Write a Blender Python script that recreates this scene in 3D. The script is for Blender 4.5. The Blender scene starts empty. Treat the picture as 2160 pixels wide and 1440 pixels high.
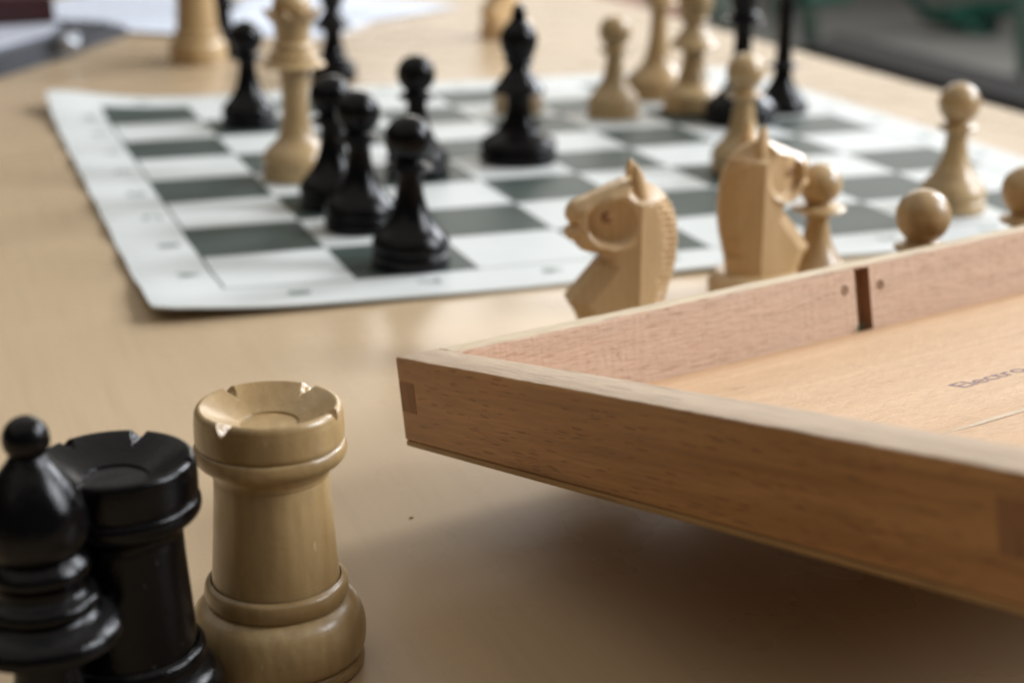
import bpy, bmesh, math, random
import numpy as np
from mathutils import Vector, Matrix, geometry, noise
R = math.radians
S = 0.055                      # one board square in metres; shapes below are written in squares
sc = bpy.context.scene
col = sc.collection

# ------------------------------------------------------------------ camera
cam_d = bpy.data.cameras.new("camera"); cam = bpy.data.objects.new("camera", cam_d); col.objects.link(cam)
right = Vector((0.94218797, -0.33507767, 0.00218719))
up = Vector((0.1016941, 0.29215573, 0.95094865))
fwd = Vector((0.31928066, 0.89574996, -0.30934103))
CP = Vector((-1.9545, -11.833, 3.4777))
M = Matrix.Identity(4)
for i in range(3):
    M[i][0] = right[i]; M[i][1] = up[i]; M[i][2] = -fwd[i]; M[i][3] = CP[i] * S
cam.matrix_world = M
cam_d.sensor_width = 36.0
cam_d.lens = 3490.82 / 2160 * 36
cam_d.clip_start = 0.02; cam_d.clip_end = 60
cam_d.dof.use_dof = True
cam_d.dof.focus_distance = 7.5 * S
cam_d.dof.aperture_fstop = 10.8
sc.camera = cam

# ------------------------------------------------------------------ light
w = bpy.data.worlds.new("World"); sc.world = w; w.use_nodes = True
bg = w.node_tree.nodes['Background']
bg.inputs[0].default_value = (1.0, 0.96, 0.90, 1); bg.inputs[1].default_value = 0.08
sc.view_settings.view_transform = 'Standard'; sc.view_settings.look = 'None'
sc.view_settings.exposure = -0.02; sc.view_settings.gamma = 1.0

def window_light(name, target, direction, dist, sx, sy, power, color):
    d = Vector(direction).normalized()
    l = bpy.data.lights.new(name, 'AREA'); l.shape = 'RECTANGLE'; l.size = sx * S; l.size_y = sy * S
    l.energy = power; l.color = color
    o = bpy.data.objects.new(name, l); col.objects.link(o)
    p = (Vector(target) + d * dist) * S
    o.location = p; o.rotation_euler = d.to_track_quat('Z', 'Y').to_euler()
    return o
window_light("window_light", (2, 0, 0), (0.82, -0.27, 0.50), 95, 28, 42, 300, (0.90, 0.94, 1.0))
window_light("window_light", (2, 0, 0), (0.84, 0.40, 0.48), 105, 28, 42, 290, (0.90, 0.94, 1.0))
window_light("window_light", (4, 8, 0), (0.50, 0.86, 0.30), 75, 44, 20, 34, (1.0, 0.96, 0.90))
window_light("ceiling_bounce", (2, 20, 0), (0, 0, 1), 42, 120, 120, 68, (1.0, 0.93, 0.82))

# ------------------------------------------------------------------ helpers
def tag(o, label=None, cat=None, group=None, kind=None):
    if label: o['label'] = label
    if cat: o['category'] = cat
    if group: o['group'] = group
    if kind: o['kind'] = kind
    return o

def mesh_obj(name, verts, faces, mat, parent=None, smooth=None, scale=S):
    me = bpy.data.meshes.new(name)
    me.from_pydata([(v[0] * scale, v[1] * scale, v[2] * scale) for v in verts], [], faces)
    me.update()
    bm = bmesh.new(); bm.from_mesh(me); bmesh.ops.recalc_face_normals(bm, faces=bm.faces); bm.to_mesh(me); bm.free()
    if smooth is not None:
        me.polygons.foreach_set('use_smooth', [True] * len(me.polygons))
        me.set_sharp_from_angle(angle=R(smooth))
    if mat: me.materials.append(mat)
    o = bpy.data.objects.new(name, me); col.objects.link(o)
    if parent: o.parent = parent
    return o

def empty(name, loc=(0, 0, 0), rz=0, matrix=None):
    o = bpy.data.objects.new(name, None); col.objects.link(o)
    o.empty_display_size = 0.01
    if matrix is not None: o.matrix_world = matrix
    else:
        o.location = Vector(loc) * S; o.rotation_euler = (0, 0, rz)
    return o

def bm_to_obj(name, bm, mat, parent=None, smooth=None):
    for v in bm.verts: v.co *= S
    me = bpy.data.meshes.new(name); bm.to_mesh(me); bm.free()
    if smooth is not None:
        me.polygons.foreach_set('use_smooth', [True] * len(me.polygons)); me.set_sharp_from_angle(angle=R(smooth))
    me.materials.append(mat)
    o = bpy.data.objects.new(name, me); col.objects.link(o)
    if parent: o.parent = parent
    return o

def box(name, lo, hi, mat, parent=None, bevel=0.0, seg=2, smooth=30):
    bm = bmesh.new(); bmesh.ops.create_cube(bm, size=1)
    for v in bm.verts:
        v.co = Vector([(lo[i] + hi[i]) / 2 + v.co[i] * (hi[i] - lo[i]) for i in range(3)])
    if bevel: bmesh.ops.bevel(bm, geom=bm.edges[:], offset=bevel, segments=seg, affect='EDGES', profile=0.6)
    return bm_to_obj(name, bm, mat, parent, smooth if bevel else None)

def tube(name, pts, r, mat, parent=None, seg=16):
    """round tube along a polyline with smoothed corners"""
    P = [Vector(p) for p in pts]
    verts = []; faces = []
    n = len(P)
    for i, p in enumerate(P):
        t = (P[min(i + 1, n - 1)] - P[max(i - 1, 0)]).normalized()
        a = t.cross(Vector((0.13, 0.21, 0.97))).normalized(); b = t.cross(a)
        for k in range(seg):
            an = 2 * math.pi * k / seg
            verts.append(p + (a * math.cos(an) + b * math.sin(an)) * r)
    for i in range(n - 1):
        for k in range(seg):
            k2 = (k + 1) % seg
            faces.append((i * seg + k, i * seg + k2, (i + 1) * seg + k2, (i + 1) * seg + k))
    faces.append(tuple(range(seg))); faces.append(tuple((n - 1) * seg + k for k in range(seg)))
    return mesh_obj(name, verts, faces, mat, parent, 40)

# ------------------------------------------------------------------ materials
def new_mat(name):
    m = bpy.data.materials.new(name); m.use_nodes = True
    nt = m.node_tree; b = nt.nodes['Principled BSDF']
    return m, nt, b

def N(nt, t, **k):
    n = nt.nodes.new(t)
    for a, v in k.items():
        if a.startswith('in_'):
            n.inputs[int(a[3:])].default_value = v
        else: setattr(n, a, v)
    return n

def coords(nt, scale=(1, 1, 1), rand=True, rot=(0, 0, 0), unit=True):
    tc = N(nt, 'ShaderNodeTexCoord')
    mp = N(nt, 'ShaderNodeMapping')
    k = 1 / S if unit else 1
    mp.inputs['Scale'].default_value = (scale[0] * k, scale[1] * k, scale[2] * k)
    mp.inputs['Rotation'].default_value = rot
    nt.links.new(tc.outputs['Object'], mp.inputs['Vector'])
    if rand:
        oi = N(nt, 'ShaderNodeObjectInfo')
        mu = N(nt, 'ShaderNodeMath', operation='MULTIPLY'); mu.inputs[1].default_value = 37.0
        nt.links.new(oi.outputs['Random'], mu.inputs[0])
        va = N(nt, 'ShaderNodeVectorMath', operation='ADD')
        cx = N(nt, 'ShaderNodeCombineXYZ')
        nt.links.new(mu.outputs[0], cx.inputs[0]); nt.links.new(mu.outputs[0], cx.inputs[2])
        nt.links.new(mp.outputs[0], va.inputs[0]); nt.links.new(cx.outputs[0], va.inputs[1])
        return va.outputs[0]
    return mp.outputs[0]

def noise_n(nt, vec, scale, detail=4, rough=0.55, dist=0.0):
    n = N(nt, 'ShaderNodeTexNoise'); n.inputs['Scale'].default_value = scale
    n.inputs['Detail'].default_value = detail; n.inputs['Roughness'].default_value = rough
    n.inputs['Distortion'].default_value = dist
    nt.links.new(vec, n.inputs['Vector']); return n.outputs[0]

def ramp(nt, fac, stops):
    r = N(nt, 'ShaderNodeValToRGB')
    e = r.color_ramp.elements
    while len(e) < len(stops): e.new(0.5)
    for i, (p, c) in enumerate(stops):
        e[i].position = p
        e[i].color = (c, c, c, 1) if isinstance(c, (int, float)) else (*c, 1)
    nt.links.new(fac, r.inputs[0]); return r.outputs[0]

def mix(nt, a, b, fac, mode='MIX'):
    m = N(nt, 'ShaderNodeMix', data_type='RGBA', blend_type=mode)
    for s, v in ((m.inputs[0], fac), (m.inputs[6], a), (m.inputs[7], b)):
        if isinstance(v, (int, float)): s.default_value = v
        elif isinstance(v, tuple): s.default_value = (*v, 1)
        else: nt.links.new(v, s)
    return m.outputs[2]

def bump(nt, b, h, strength, dist):
    n = N(nt, 'ShaderNodeBump'); n.inputs['Strength'].default_value = strength; n.inputs['Distance'].default_value = dist
    nt.links.new(h, n.inputs['Height'])
    nt.links.new(n.outputs[0], b.inputs['Normal']); return n

def piece_wood(name, c1, c2, rough=0.34, coat=0.35):
    """turned boxwood: growth rings seen as stripes on the sides and arcs on the ends, under satin lacquer"""
    m, nt, b = new_mat(name)
    v = coords(nt, (1, 1, 1))
    v2 = coords(nt, (1, 1, 0.22))
    wv = N(nt, 'ShaderNodeTexWave', wave_type='RINGS', rings_direction='Z')
    mp = N(nt, 'ShaderNodeMapping'); mp.inputs['Location'].default_value = (0.9, 0.5, 0)
    nt.links.new(v, mp.inputs[0]); nt.links.new(mp.outputs[0], wv.inputs['Vector'])
    wv.inputs['Scale'].default_value = 5.5; wv.inputs['Distortion'].default_value = 2.2; wv.inputs['Detail'].default_value = 2
    n1 = noise_n(nt, v2, 2.2, 3); n2 = noise_n(nt, v2, 22, 4, 0.6)
    f = ramp(nt, n1, [(0.36, 0.0), (0.62, 1.0)])
    c = mix(nt, c1, c2, f)
    vb = coords(nt, (1.6, 1.6, 0.5)); c = mix(nt, c, tuple(x * 0.62 for x in c2), ramp(nt, noise_n(nt, vb, 1.7, 4, 0.65, 0.8), [(0.50, 0.0), (0.72, 0.55)]))
    c = mix(nt, c, tuple(x * 0.86 for x in c2), ramp(nt, wv.outputs[0], [(0.1, 0.0), (0.9, 0.16)]))
    c = mix(nt, c, tuple(x * 0.74 for x in c2), ramp(nt, n2, [(0.5, 0.0), (0.85, 0.35)]))
    vs1 = coords(nt, (0.35, 2.4, 0.5), rot=(R(20), R(35), R(15)))
    c = mix(nt, c, (0.66, 0.52, 0.34), ramp(nt, noise_n(nt, vs1, 24, 2, 0.5), [(0.70, 0.0), (0.76, 0.45)]))
    nt.links.new(c, b.inputs['Base Color'])
    rr = ramp(nt, noise_n(nt, v, 9, 4), [(0.3, rough - 0.07), (0.7, rough + 0.10)])
    nt.links.new(rr, b.inputs['Roughness'])
    b.inputs['Coat Weight'].default_value = coat; b.inputs['Coat Roughness'].default_value = 0.22
    bp = bump(nt, b, noise_n(nt, v, 14, 5, 0.65), 0.16, 0.0012)
    vl = coords(nt, (0.4, 0.4, 40)); b2 = N(nt, 'ShaderNodeBump'); b2.inputs['Strength'].default_value = 0.12; b2.inputs['Distance'].default_value = 0.0005
    nt.links.new(noise_n(nt, vl, 3, 3, 0.6), b2.inputs['Height']); nt.links.new(b2.outputs[0], bp.inputs['Normal'])
    return m

def black_lacquer(name):
    m, nt, b = new_mat(name)
    v = coords(nt, (1, 1, 1))
    n = noise_n(nt, v, 7, 5, 0.65)
    c = mix(nt, (0.0012, 0.0012, 0.0016), (0.003, 0.0028, 0.003), n)
    sp = noise_n(nt, v, 45, 3, 0.6)
    c = mix(nt, c, (0.10, 0.10, 0.10), ramp(nt, sp, [(0.68, 0.0), (0.76, 0.5)]))
    ge = N(nt, 'ShaderNodeNewGeometry'); sz = N(nt, 'ShaderNodeSeparateXYZ'); nt.links.new(ge.outputs['Normal'], sz.inputs[0])
    c = mix(nt, c, (0.028, 0.027, 0.027), ramp(nt, sz.outputs[2], [(0.80, 0.0), (0.99, 0.5)]))   # dust lies on upward faces
    nt.links.new(c, b.inputs['Base Color'])
    nt.links.new(ramp(nt, n, [(0.3, 0.09), (0.75, 0.17)]), b.inputs['Roughness'])
    b.inputs['Specular IOR Level'].default_value = 0.22
    bump(nt, b, noise_n(nt, v, 9, 6, 0.72), 0.22, 0.0016)
    return m

def beech(name, c1, c2, fleck, axis=0, fl=1.0, rough=0.5, coarse=0.0, coat=0.0, fs=1.0, saw=False, band=1.0):
    """sawn beech: soft colour bands along the grain (axis), short dark ray flecks, fine pores"""
    m, nt, b = new_mat(name)
    def sc3(al, ac):
        s = [ac, ac, ac]; s[axis] = al; return tuple(s)
    va = coords(nt, sc3(0.10, 1.5), rand=False); vb = coords(nt, sc3(0.22, 1.0), rand=False); vc = coords(nt, sc3(0.05, 1), rand=False)
    n1 = noise_n(nt, va, 1.6, 4, 0.6, 0.4)
    c = mix(nt, c1, c2, ramp(nt, n1, [(0.32, 0.0), (0.68, 1.0)]))
    n3 = noise_n(nt, vc, 55, 3, 0.6)
    c = mix(nt, c, tuple(x * 0.58 for x in c1), ramp(nt, n3, [(0.42, 0.0), (0.75, 0.75 * band)]))
    n4_ = noise_n(nt, vc, 11, 2, 0.5)
    c = mix(nt, c, tuple(x * 0.66 for x in c2), ramp(nt, n4_, [(0.48, 0.0), (0.72, 0.6 * band)]))
    # ray flecks: thin dashes along the grain, each its own length
    vo = N(nt, 'ShaderNodeTexVoronoi', feature='F1'); vo.inputs['Scale'].default_value = 20 * fs; vo.inputs['Randomness'].default_value = 1.0
    vd = coords(nt, sc3(0.10, 1.0), rand=False)
    wn = N(nt, 'ShaderNodeTexNoise'); wn.inputs['Scale'].default_value = 9; nt.links.new(va, wn.inputs['Vector'])
    wv_ = N(nt, 'ShaderNodeVectorMath', operation='MULTIPLY_ADD'); wv_.inputs[1].default_value = (0.03, 0.03, 0.03)
    nt.links.new(wn.outputs[1], wv_.inputs[0]); nt.links.new(vd, wv_.inputs[2]); nt.links.new(wv_.outputs[0], vo.inputs['Vector'])
    sp = N(nt, 'ShaderNodeSeparateColor'); nt.links.new(vo.outputs['Color'], sp.inputs[0])
    df = N(nt, 'ShaderNodeMath', operation='MULTIPLY_ADD'); df.inputs[1].default_value = 0.44; df.inputs[2].default_value = 0.0
    nt.links.new(sp.outputs[0], df.inputs[0])
    su = N(nt, 'ShaderNodeMath', operation='SUBTRACT'); nt.links.new(df.outputs[0], su.inputs[0]); nt.links.new(vo.outputs['Distance'], su.inputs[1])
    fk = ramp(nt, su.outputs[0], [(0.0, 0.0), (0.09, fl)])
    c = mix(nt, c, fleck, fk)
    nt.links.new(c, b.inputs['Base Color'])
    b.inputs['Roughness'].default_value = rough
    b.inputs['Coat Weight'].default_value = coat; b.inputs['Coat Roughness'].default_value = 0.3
    inv = N(nt, 'ShaderNodeMath', operation='SUBTRACT'); inv.inputs[0].default_value = 1.0
    nt.links.new(fk, inv.inputs[1])
    b1 = N(nt, 'ShaderNodeBump'); b1.inputs['Strength'].default_value = 0.5; b1.inputs['Distance'].default_value = 0.0006
    nt.links.new(inv.outputs[0], b1.inputs['Height'])
    b2 = N(nt, 'ShaderNodeBump'); b2.inputs['Strength'].default_value = 0.35 + coarse; b2.inputs['Distance'].default_value = 0.0009
    vr = coords(nt, sc3(0.15, 1), rand=False)
    nt.links.new(noise_n(nt, vr, 60, 5, 0.7), b2.inputs['Height']); nt.links.new(b1.outputs[0], b2.inputs['Normal'])
    last = b2
    if saw:      # upright band-saw marks across the grain
        b3 = N(nt, 'ShaderNodeBump'); b3.inputs['Strength'].default_value = 0.42; b3.inputs['Distance'].default_value = 0.0007
        vz = coords(nt, (1, 1, 0.12), rand=False, rot=(0, 0, 0))
        nt.links.new(noise_n(nt, vz, 30, 3, 0.6), b3.inputs['Height']); nt.links.new(last.outputs[0], b3.inputs['Normal']); last = b3
    nt.links.new(last.outputs[0], b.inputs['Normal'])
    return m

def plain(name, c, rough=0.5, metal=0.0, var=0.15, sc_=6.0, coat=0.0):
    m, nt, b = new_mat(name)
    v = coords(nt)
    n = noise_n(nt, v, sc_, 4)
    nt.links.new(mix(nt, c, tuple(x * (1 - var) for x in c), n), b.inputs['Base Color'])
    b.inputs['Roughness'].default_value = rough; b.inputs['Metallic'].default_value = metal
    b.inputs['Coat Weight'].default_value = coat
    return m

def table_mat():
    m, nt, b = new_mat('birch_laminate')
    v = coords(nt, (1.0, 0.06, 1), rand=False, rot=(0, 0, R(-70)))
    v0 = coords(nt, (1, 1, 1), rand=False)
    n1 = noise_n(nt, v, 0.8, 5, 0.6, 0.3); n2 = noise_n(nt, v, 9, 4, 0.6)
    c = mix(nt, (0.55, 0.415, 0.262), (0.48, 0.35, 0.215), ramp(nt, n1, [(0.1, 0.0), (0.9, 1.0)]))
    c = mix(nt, c, (0.38, 0.285, 0.185), ramp(nt, n2, [(0.5, 0.0), (0.85, 0.4)]))
    vg = coords(nt, (1.0, 0.035, 1), rand=False, rot=(0, 0, R(-70)))
    n4 = noise_n(nt, vg, 26, 3, 0.6)
    c = mix(nt, c, (0.40, 0.285, 0.17), ramp(nt, n4, [(0.45, 0.0), (0.8, 0.18)]))
    nt.links.new(c, b.inputs['Base Color'])
    nt.links.new(ramp(nt, noise_n(nt, v0, 1.3, 3, 0.5), [(0.2, 0.25), (0.8, 0.315)]), b.inputs['Roughness'])
    b.inputs['Specular IOR Level'].default_value = 0.5
    bump(nt, b, noise_n(nt, v0, 45, 3, 0.6), 0.03, 0.0004)
    return m

def vinyl_mat():
    m, nt, b = new_mat('vinyl_print')
    tc = N(nt, 'ShaderNodeTexCoord'); vm = N(nt, 'ShaderNodeVectorMath', operation='SCALE'); vm.inputs['Scale'].default_value = 1 / S
    nt.links.new(tc.outputs['Object'], vm.inputs[0])
    sx = N(nt, 'ShaderNodeSeparateXYZ'); nt.links.new(vm.outputs[0], sx.inputs[0])
    def ma(op, a, bb=None, c=None):
        n = N(nt, 'ShaderNodeMath', operation=op)
        for i, v in enumerate((a, bb, c)):
            if v is None: continue
            if isinstance(v, (int, float)): n.inputs[i].default_value = v
            else: nt.links.new(v, n.inputs[i])
        return n.outputs[0]
    X, Y = sx.outputs[0], sx.outputs[1]
    s = ma('ADD', ma('FLOOR', X), ma('FLOOR', Y))
    odd = ma('MODULO', ma('ABSOLUTE', s), 2.0)
    dx = ma('SUBTRACT', 4.0, ma('ABSOLUTE', ma('SUBTRACT', X, 4.0)))
    dy = ma('SUBTRACT', 4.0, ma('ABSOLUTE', ma('SUBTRACT', Y, 4.0)))
    dmin = ma('MINIMUM', dx, dy)
    inside = ma('GREATER_THAN', dmin, 0.0)
    dark = ma('MULTIPLY', odd, inside)
    line = ma('LESS_THAN', ma('ABSOLUTE', ma('ADD', dmin, 0.008)), 0.011)
    msk = ma('MAXIMUM', dark, line)
    v = coords(nt, rand=False)
    n = noise_n(nt, v, 3, 4)
    wht = mix(nt, (0.655, 0.68, 0.67), (0.585, 0.61, 0.595), n)
    grn = mix(nt, (0.042, 0.060, 0.052), (0.056, 0.074, 0.065), n)
    nt.links.new(mix(nt, wht, grn, msk), b.inputs['Base Color'])
    b.inputs['Roughness'].default_value = 0.48
    b.inputs['Specular IOR Level'].default_value = 0.22
    bump(nt, b, noise_n(nt, v, 60, 3), 0.08, 0.0008)
    return m

M_LIGHT = piece_wood('boxwood', (0.56, 0.395, 0.20), (0.40, 0.26, 0.115))
M_ROOK = piece_wood('aged_boxwood', (0.55, 0.385, 0.185), (0.33, 0.21, 0.085))
M_PALE = piece_wood('pale_boxwood', (0.72, 0.51, 0.28), (0.60, 0.40, 0.195), rough=0.40, coat=0.25)
M_BLACK = black_lacquer('ebonised_wood')
M_TABLE = table_mat()
M_VINYL = vinyl_mat()
M_PRINT = plain('green_ink', (0.13, 0.18, 0.16), 0.5)
M_RAIL = beech('beech_side', (0.58, 0.295, 0.108), (0.39, 0.172, 0.052), (0.20, 0.072, 0.020), 0, 0.55, 0.42, coat=0.12, fs=4.0, band=1.25)
M_RAILB = beech('beech_sawn', (0.82, 0.605, 0.455), (0.75, 0.525, 0.38), (0.50, 0.26, 0.16), 1, 0.55, 0.7, coarse=0.8, fs=4.0, saw=True, band=0.4)
M_TOP = beech('beech_top_edge', (0.76, 0.62, 0.42), (0.68, 0.52, 0.34), (0.38, 0.27, 0.17), 1, 0.5, 0.55, coarse=0.3)
M_TOPX = beech('beech_planed_edge', (0.56, 0.42, 0.29), (0.48, 0.34, 0.22), (0.36, 0.23, 0.14), 0, 0.4, 0.5)
M_FLOORP = beech('box_plywood', (0.80, 0.54, 0.32), (0.71, 0.45, 0.25), (0.50, 0.29, 0.17), 1, 0.35, 0.6, coarse=0.5, fs=3.4, band=0.35)
M_PLY = beech('ply_edge', (0.45, 0.265, 0.10), (0.37, 0.20, 0.07), (0.2, 0.1, 0.04), 0, 0.4, 0.5)
M_END = beech('end_grain', (0.38, 0.18, 0.075), (0.32, 0.145, 0.058), (0.12, 0.06, 0.03), 2, 0.3, 0.6)
M_SLOT = plain('slot_wood', (0.33, 0.18, 0.10), 0.7)
M_PLUG = plain('plug_wood', (0.28, 0.16, 0.09), 0.7)
M_STAMP = plain('stamp_ink', (0.20, 0.12, 0.17), 0.6)
M_PAPER = plain('paper', (0.76, 0.82, 0.93), 0.7, var=0.05)
M_PAGES = plain('grey_pages', (0.42, 0.44, 0.50), 0.7, var=0.1)
M_INKGREY = plain('grey_print', (0.35, 0.38, 0.44), 0.7)
M_FOLDER = plain('dark_folder', (0.045, 0.05, 0.062), 0.45)
M_RED = plain('dark_red_cover', (0.035, 0.004, 0.006), 0.5)
M_METAL = plain('polished_metal', (0.5, 0.53, 0.58), 0.5, metal=1.0)
M_FLOOR = plain('grey_linoleum', (0.36, 0.345, 0.305), 0.6, sc_=0.15)
M_CAB = plain('dark_cabinet', (0.026, 0.025, 0.024), 0.8); M_CAB.node_tree.nodes['Principled BSDF'].inputs['Specular IOR Level'].default_value = 0.05
M_GREEN = plain('green_enamel', (0.008, 0.075, 0.048), 0.35)
M_RUBBER = plain('black_rubber', (0.012, 0.012, 0.012), 0.7)
M_BROWN = plain('red_brown_wood', (0.20, 0.075, 0.04), 0.5)
M_LINT = plain('green_lint', (0.05, 0.16, 0.09), 0.9)
M_EDGE = beech('table_edging', (0.42, 0.30, 0.18), (0.35, 0.24, 0.14), (0.25, 0.16, 0.09), 1, 0.3, 0.5)
M_STEEL = plain('grey_steel', (0.25, 0.25, 0.26), 0.4, metal=0.6)

# ------------------------------------------------------------------ setting: floor, table
mesh_obj('floor', [(-250, -150, -13.4), (320, -150, -13.4), (320, 420, -13.4), (-250, 420, -13.4)], [(0, 1, 2, 3)], M_FLOOR)
tag(bpy.data.objects['floor'], kind='structure')

table = empty('table', (-2, 4, -13.4))
tag(table, 'light birch coloured table with glossy top carrying all the chess things', 'table')
def rel(o, base):  # keep world placement while parented to an unrotated empty
    o.location = -Vector(base) * S; return o
rel(box('table_top', (-15, -14, -0.45), (10.27, 21, 0), M_TABLE, table, 0.03), (-2, 4, -13.4))
for (x, y) in ((-14, -13), (8.6, -13), (-14, 19.4), (8.6, 19.4)):
    rel(box('leg', (x, y, -13.4), (x + 0.8, y + 0.8, -0.452), M_STEEL, table, 0.05), (-2, 4, -13.4))

# ------------------------------------------------------------------ roll-up board
X0, X1, Y0, Y1 = -0.60, 8.62, -0.62, 8.72
def bz(x, y):
    h = 0.019
    h += 0.032 * math.exp(-((y - Y0) / 0.28) ** 2) * (0.6 + 0.4 * math.sin(x * 1.9 + 0.5))       # front edge lifts a little
    h += 0.018 * math.exp(-((x - X0) / 0.35) ** 2)
    h += 0.085 * math.exp(-(((x - X0) / 0.75) ** 2 + ((y - Y0) / 0.8) ** 2))                      # near left corner
    h += 0.15 * math.exp(-(((x - X0) / 0.85) ** 2 + ((y - Y1) / 1.0) ** 2))                        # far left corner curls up
    h += 0.012 * math.sin(y * 2 * math.pi / 1.0 + 0.8) * math.exp(-max(0, x - X0) / 0.7)           # creases in the left border
    h += 0.004 * math.sin(x * 1.3 + 0.4) * math.sin(y * 1.1 + 1.0)
    h += 0.006 * math.sin(x * 0.9 + y * 3.1) * math.exp(-max(0, x - X0) / 1.6)
    return h
def board():
    nx, ny = 150, 150; rc = 0.16
    root = empty('roll_up_chessboard', (0, 0, 0))
    tag(root, 'green and white vinyl chessboard with slightly curled edges lying on the table', 'chessboard')
    def warp(x, y):   # round the four corners
        cx = min(max(x, X0 + rc), X1 - rc); cy = min(max(y, Y0 + rc), Y1 - rc)
        dx, dy = x - cx, y - cy
        if dx and dy:
            m = max(abs(dx), abs(dy)); l = math.hypot(dx, dy); x = cx + dx * m / l; y = cy + dy * m / l
        return x, y
    top = []; th = 0.018
    xs = np.concatenate([np.linspace(X0, X0 + rc, 9)[:-1], np.linspace(X0 + rc, X1 - rc, nx), np.linspace(X1 - rc, X1, 9)[1:]])
    ys = np.concatenate([np.linspace(Y0, Y0 + rc, 9)[:-1], np.linspace(Y0 + rc, Y1 - rc, ny), np.linspace(Y1 - rc, Y1, 9)[1:]])
    for y in ys:
        for x in xs:
            a, b = warp(float(x), float(y)); top.append((a, b, bz(a, b)))
    W, H = len(xs), len(ys)
    n = W * H
    bot = [(x, y, z - th) for x, y, z in top]
    f = []
    for j in range(H - 1):
        for i in range(W - 1):
            a = j * W + i
            f.append((a, a + 1, a + W + 1, a + W)); f.append((n + a + W, n + a + W + 1, n + a + 1, n + a))
    rim = [i for i in range(W)] + [j * W + W - 1 for j in range(1, H)] + [(H - 1) * W + i for i in range(W - 2, -1, -1)] + [j * W for j in range(H - 2, 0, -1)]
    for k in range(len(rim)):
        a, b = rim[k], rim[(k + 1) % len(rim)]; f.append((a, n + a, n + b, b))
    mesh_obj('playing_mat', top + bot, f, M_VINYL, root, 50)
    def letter(ch, x, y, rz, size=0.23):
        cu = bpy.data.curves.new('t', 'FONT'); cu.body = ch; cu.size = size; cu.align_x = 'CENTER'; cu.align_y = 'CENTER'; cu.offset = 0.006
        t = bpy.data.objects.new('t', cu); col.objects.link(t)
        dg = bpy.context.evaluated_depsgraph_get(); me = bpy.data.meshes.new_from_object(t.evaluated_get(dg))
        bpy.data.objects.remove(t)
        c, s = math.cos(rz), math.sin(rz)
        for v in me.vertices:
            a = x + v.co.x * c - v.co.y * s; b = y + v.co.x * s + v.co.y * c
            v.co = Vector((a, b, bz(a, b) + 0.003)) * S
        me.materials.append(M_PRINT)
        me.name = 'printed_letter' if ch.isalpha() else 'printed_number'
        o = bpy.data.objects.new(me.name, me); col.objects.link(o); o.parent = root
    for i in range(8):
        letter('ABCDEFGH'[i], -0.20, i + 0.5, R(-90))
        letter('ABCDEFGH'[i], 8.30, i + 0.5, R(90))
        letter('87654321'[i], i + 0.5, -0.24, R(-90))
        letter('87654321'[i], i + 0.5, 8.28, R(90))
    return root
board()

# ------------------------------------------------------------------ turned pieces
def profile(pts, sub=6):
    """(r, z[, 1=crease]) -> dense Catmull-Rom polyline broken at the creases"""
    runs = []; cur = [pts[0]]
    for p in pts[1:]:
        cur.append(p)
        if len(p) > 2 and p[2]:
            runs.append(cur); cur = [p]
    if len(cur) > 1: runs.append(cur)
    out = []
    for run in runs:
        q = [np.array(p[:2], float) for p in run]
        if len(q) == 2: seq = [q[0], q[1]]
        else:
            seq = []
            e = [2 * q[0] - q[1]] + q + [2 * q[-1] - q[-2]]
            for i in range(1, len(e) - 2):
                for k in range(sub):
                    t = k / sub
                    a, b, c, d = e[i - 1], e[i], e[i + 1], e[i + 2]
                    seq.append(0.5 * ((2 * b) + (-a + c) * t + (2 * a - 5 * b + 4 * c - d) * t * t + (-a + 3 * b - 3 * c + d) * t ** 3))
            seq.append(q[-1])
        if out: seq = seq[1:]
        out += seq
    return [(max(0.0, float(p[0])), float(p[1])) for p in out]

def lathe(name, pts, mat, parent, seg=64, sub=6, fn=None, sharp=32):
    pr = profile(pts, sub)
    verts = []; faces = []; rings = []
    for (r, z) in pr:
        if r < 1e-5:
            rings.append([len(verts)]); verts.append((0, 0, z))
        else:
            ring = []
            for k in range(seg):
                a = 2 * math.pi * k / seg
                v = (r * math.cos(a), r * math.sin(a), z)
                if fn: v = fn(v, r, z, a)
                ring.append(len(verts)); verts.append(v)
            rings.append(ring)
    for A, B in zip(rings[:-1], rings[1:]):
        if len(A) == 1 and len(B) == 1: continue
        for k in range(seg):
            k2 = (k + 1) % seg
            if len(A) == 1: faces.append((A[0], B[k], B[k2]))
            elif len(B) == 1: faces.append((A[k], A[k2], B[0]))
            else: faces.append((A[k], A[k2], B[k2], B[k]))
    return mesh_obj(name, verts, faces, mat, parent, sharp)

def ball(cz, R_, r0, n=12, squash=1.0):
    a0 = -math.acos(min(1, r0 / R_))
    return [(R_ * math.cos(a0 + (math.pi / 2 - a0) * i / n), cz + squash * R_ * math.sin(a0 + (math.pi / 2 - a0) * i / n)) for i in range(n)] + [(0, cz + R_ * squash, 1)]

def make_pawn(mat, collar=0.172):
    t = empty('chess_pawn')
    lathe('base', [(0, 0, 1), (.275, 0, 1), (.29, .015), (.293, .05), (.288, .09), (.272, .105, 1), (.268, .115, 1), (.285, .125), (.291, .155), (.282, .195), (.25, .245), (.205, .295), (.165, .355, 1)], mat, t, 56)
    lathe('stem', [(.165, .355, 1), (.138, .41), (.115, .48), (.10, .56), (.092, .64), (.092, .69, 1)], mat, t, 40)
    c = collar
    lathe('collar', [(.092, .69, 1), (c * .8, .70), (c, .72), (c, .738), (c * .85, .755), (.105, .775), (.095, .79, 1)], mat, t, 48)
    lathe('head', [(.095, .775, 1)] + ball(.935, .178, .095), mat, t, 48)
    return t

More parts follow.
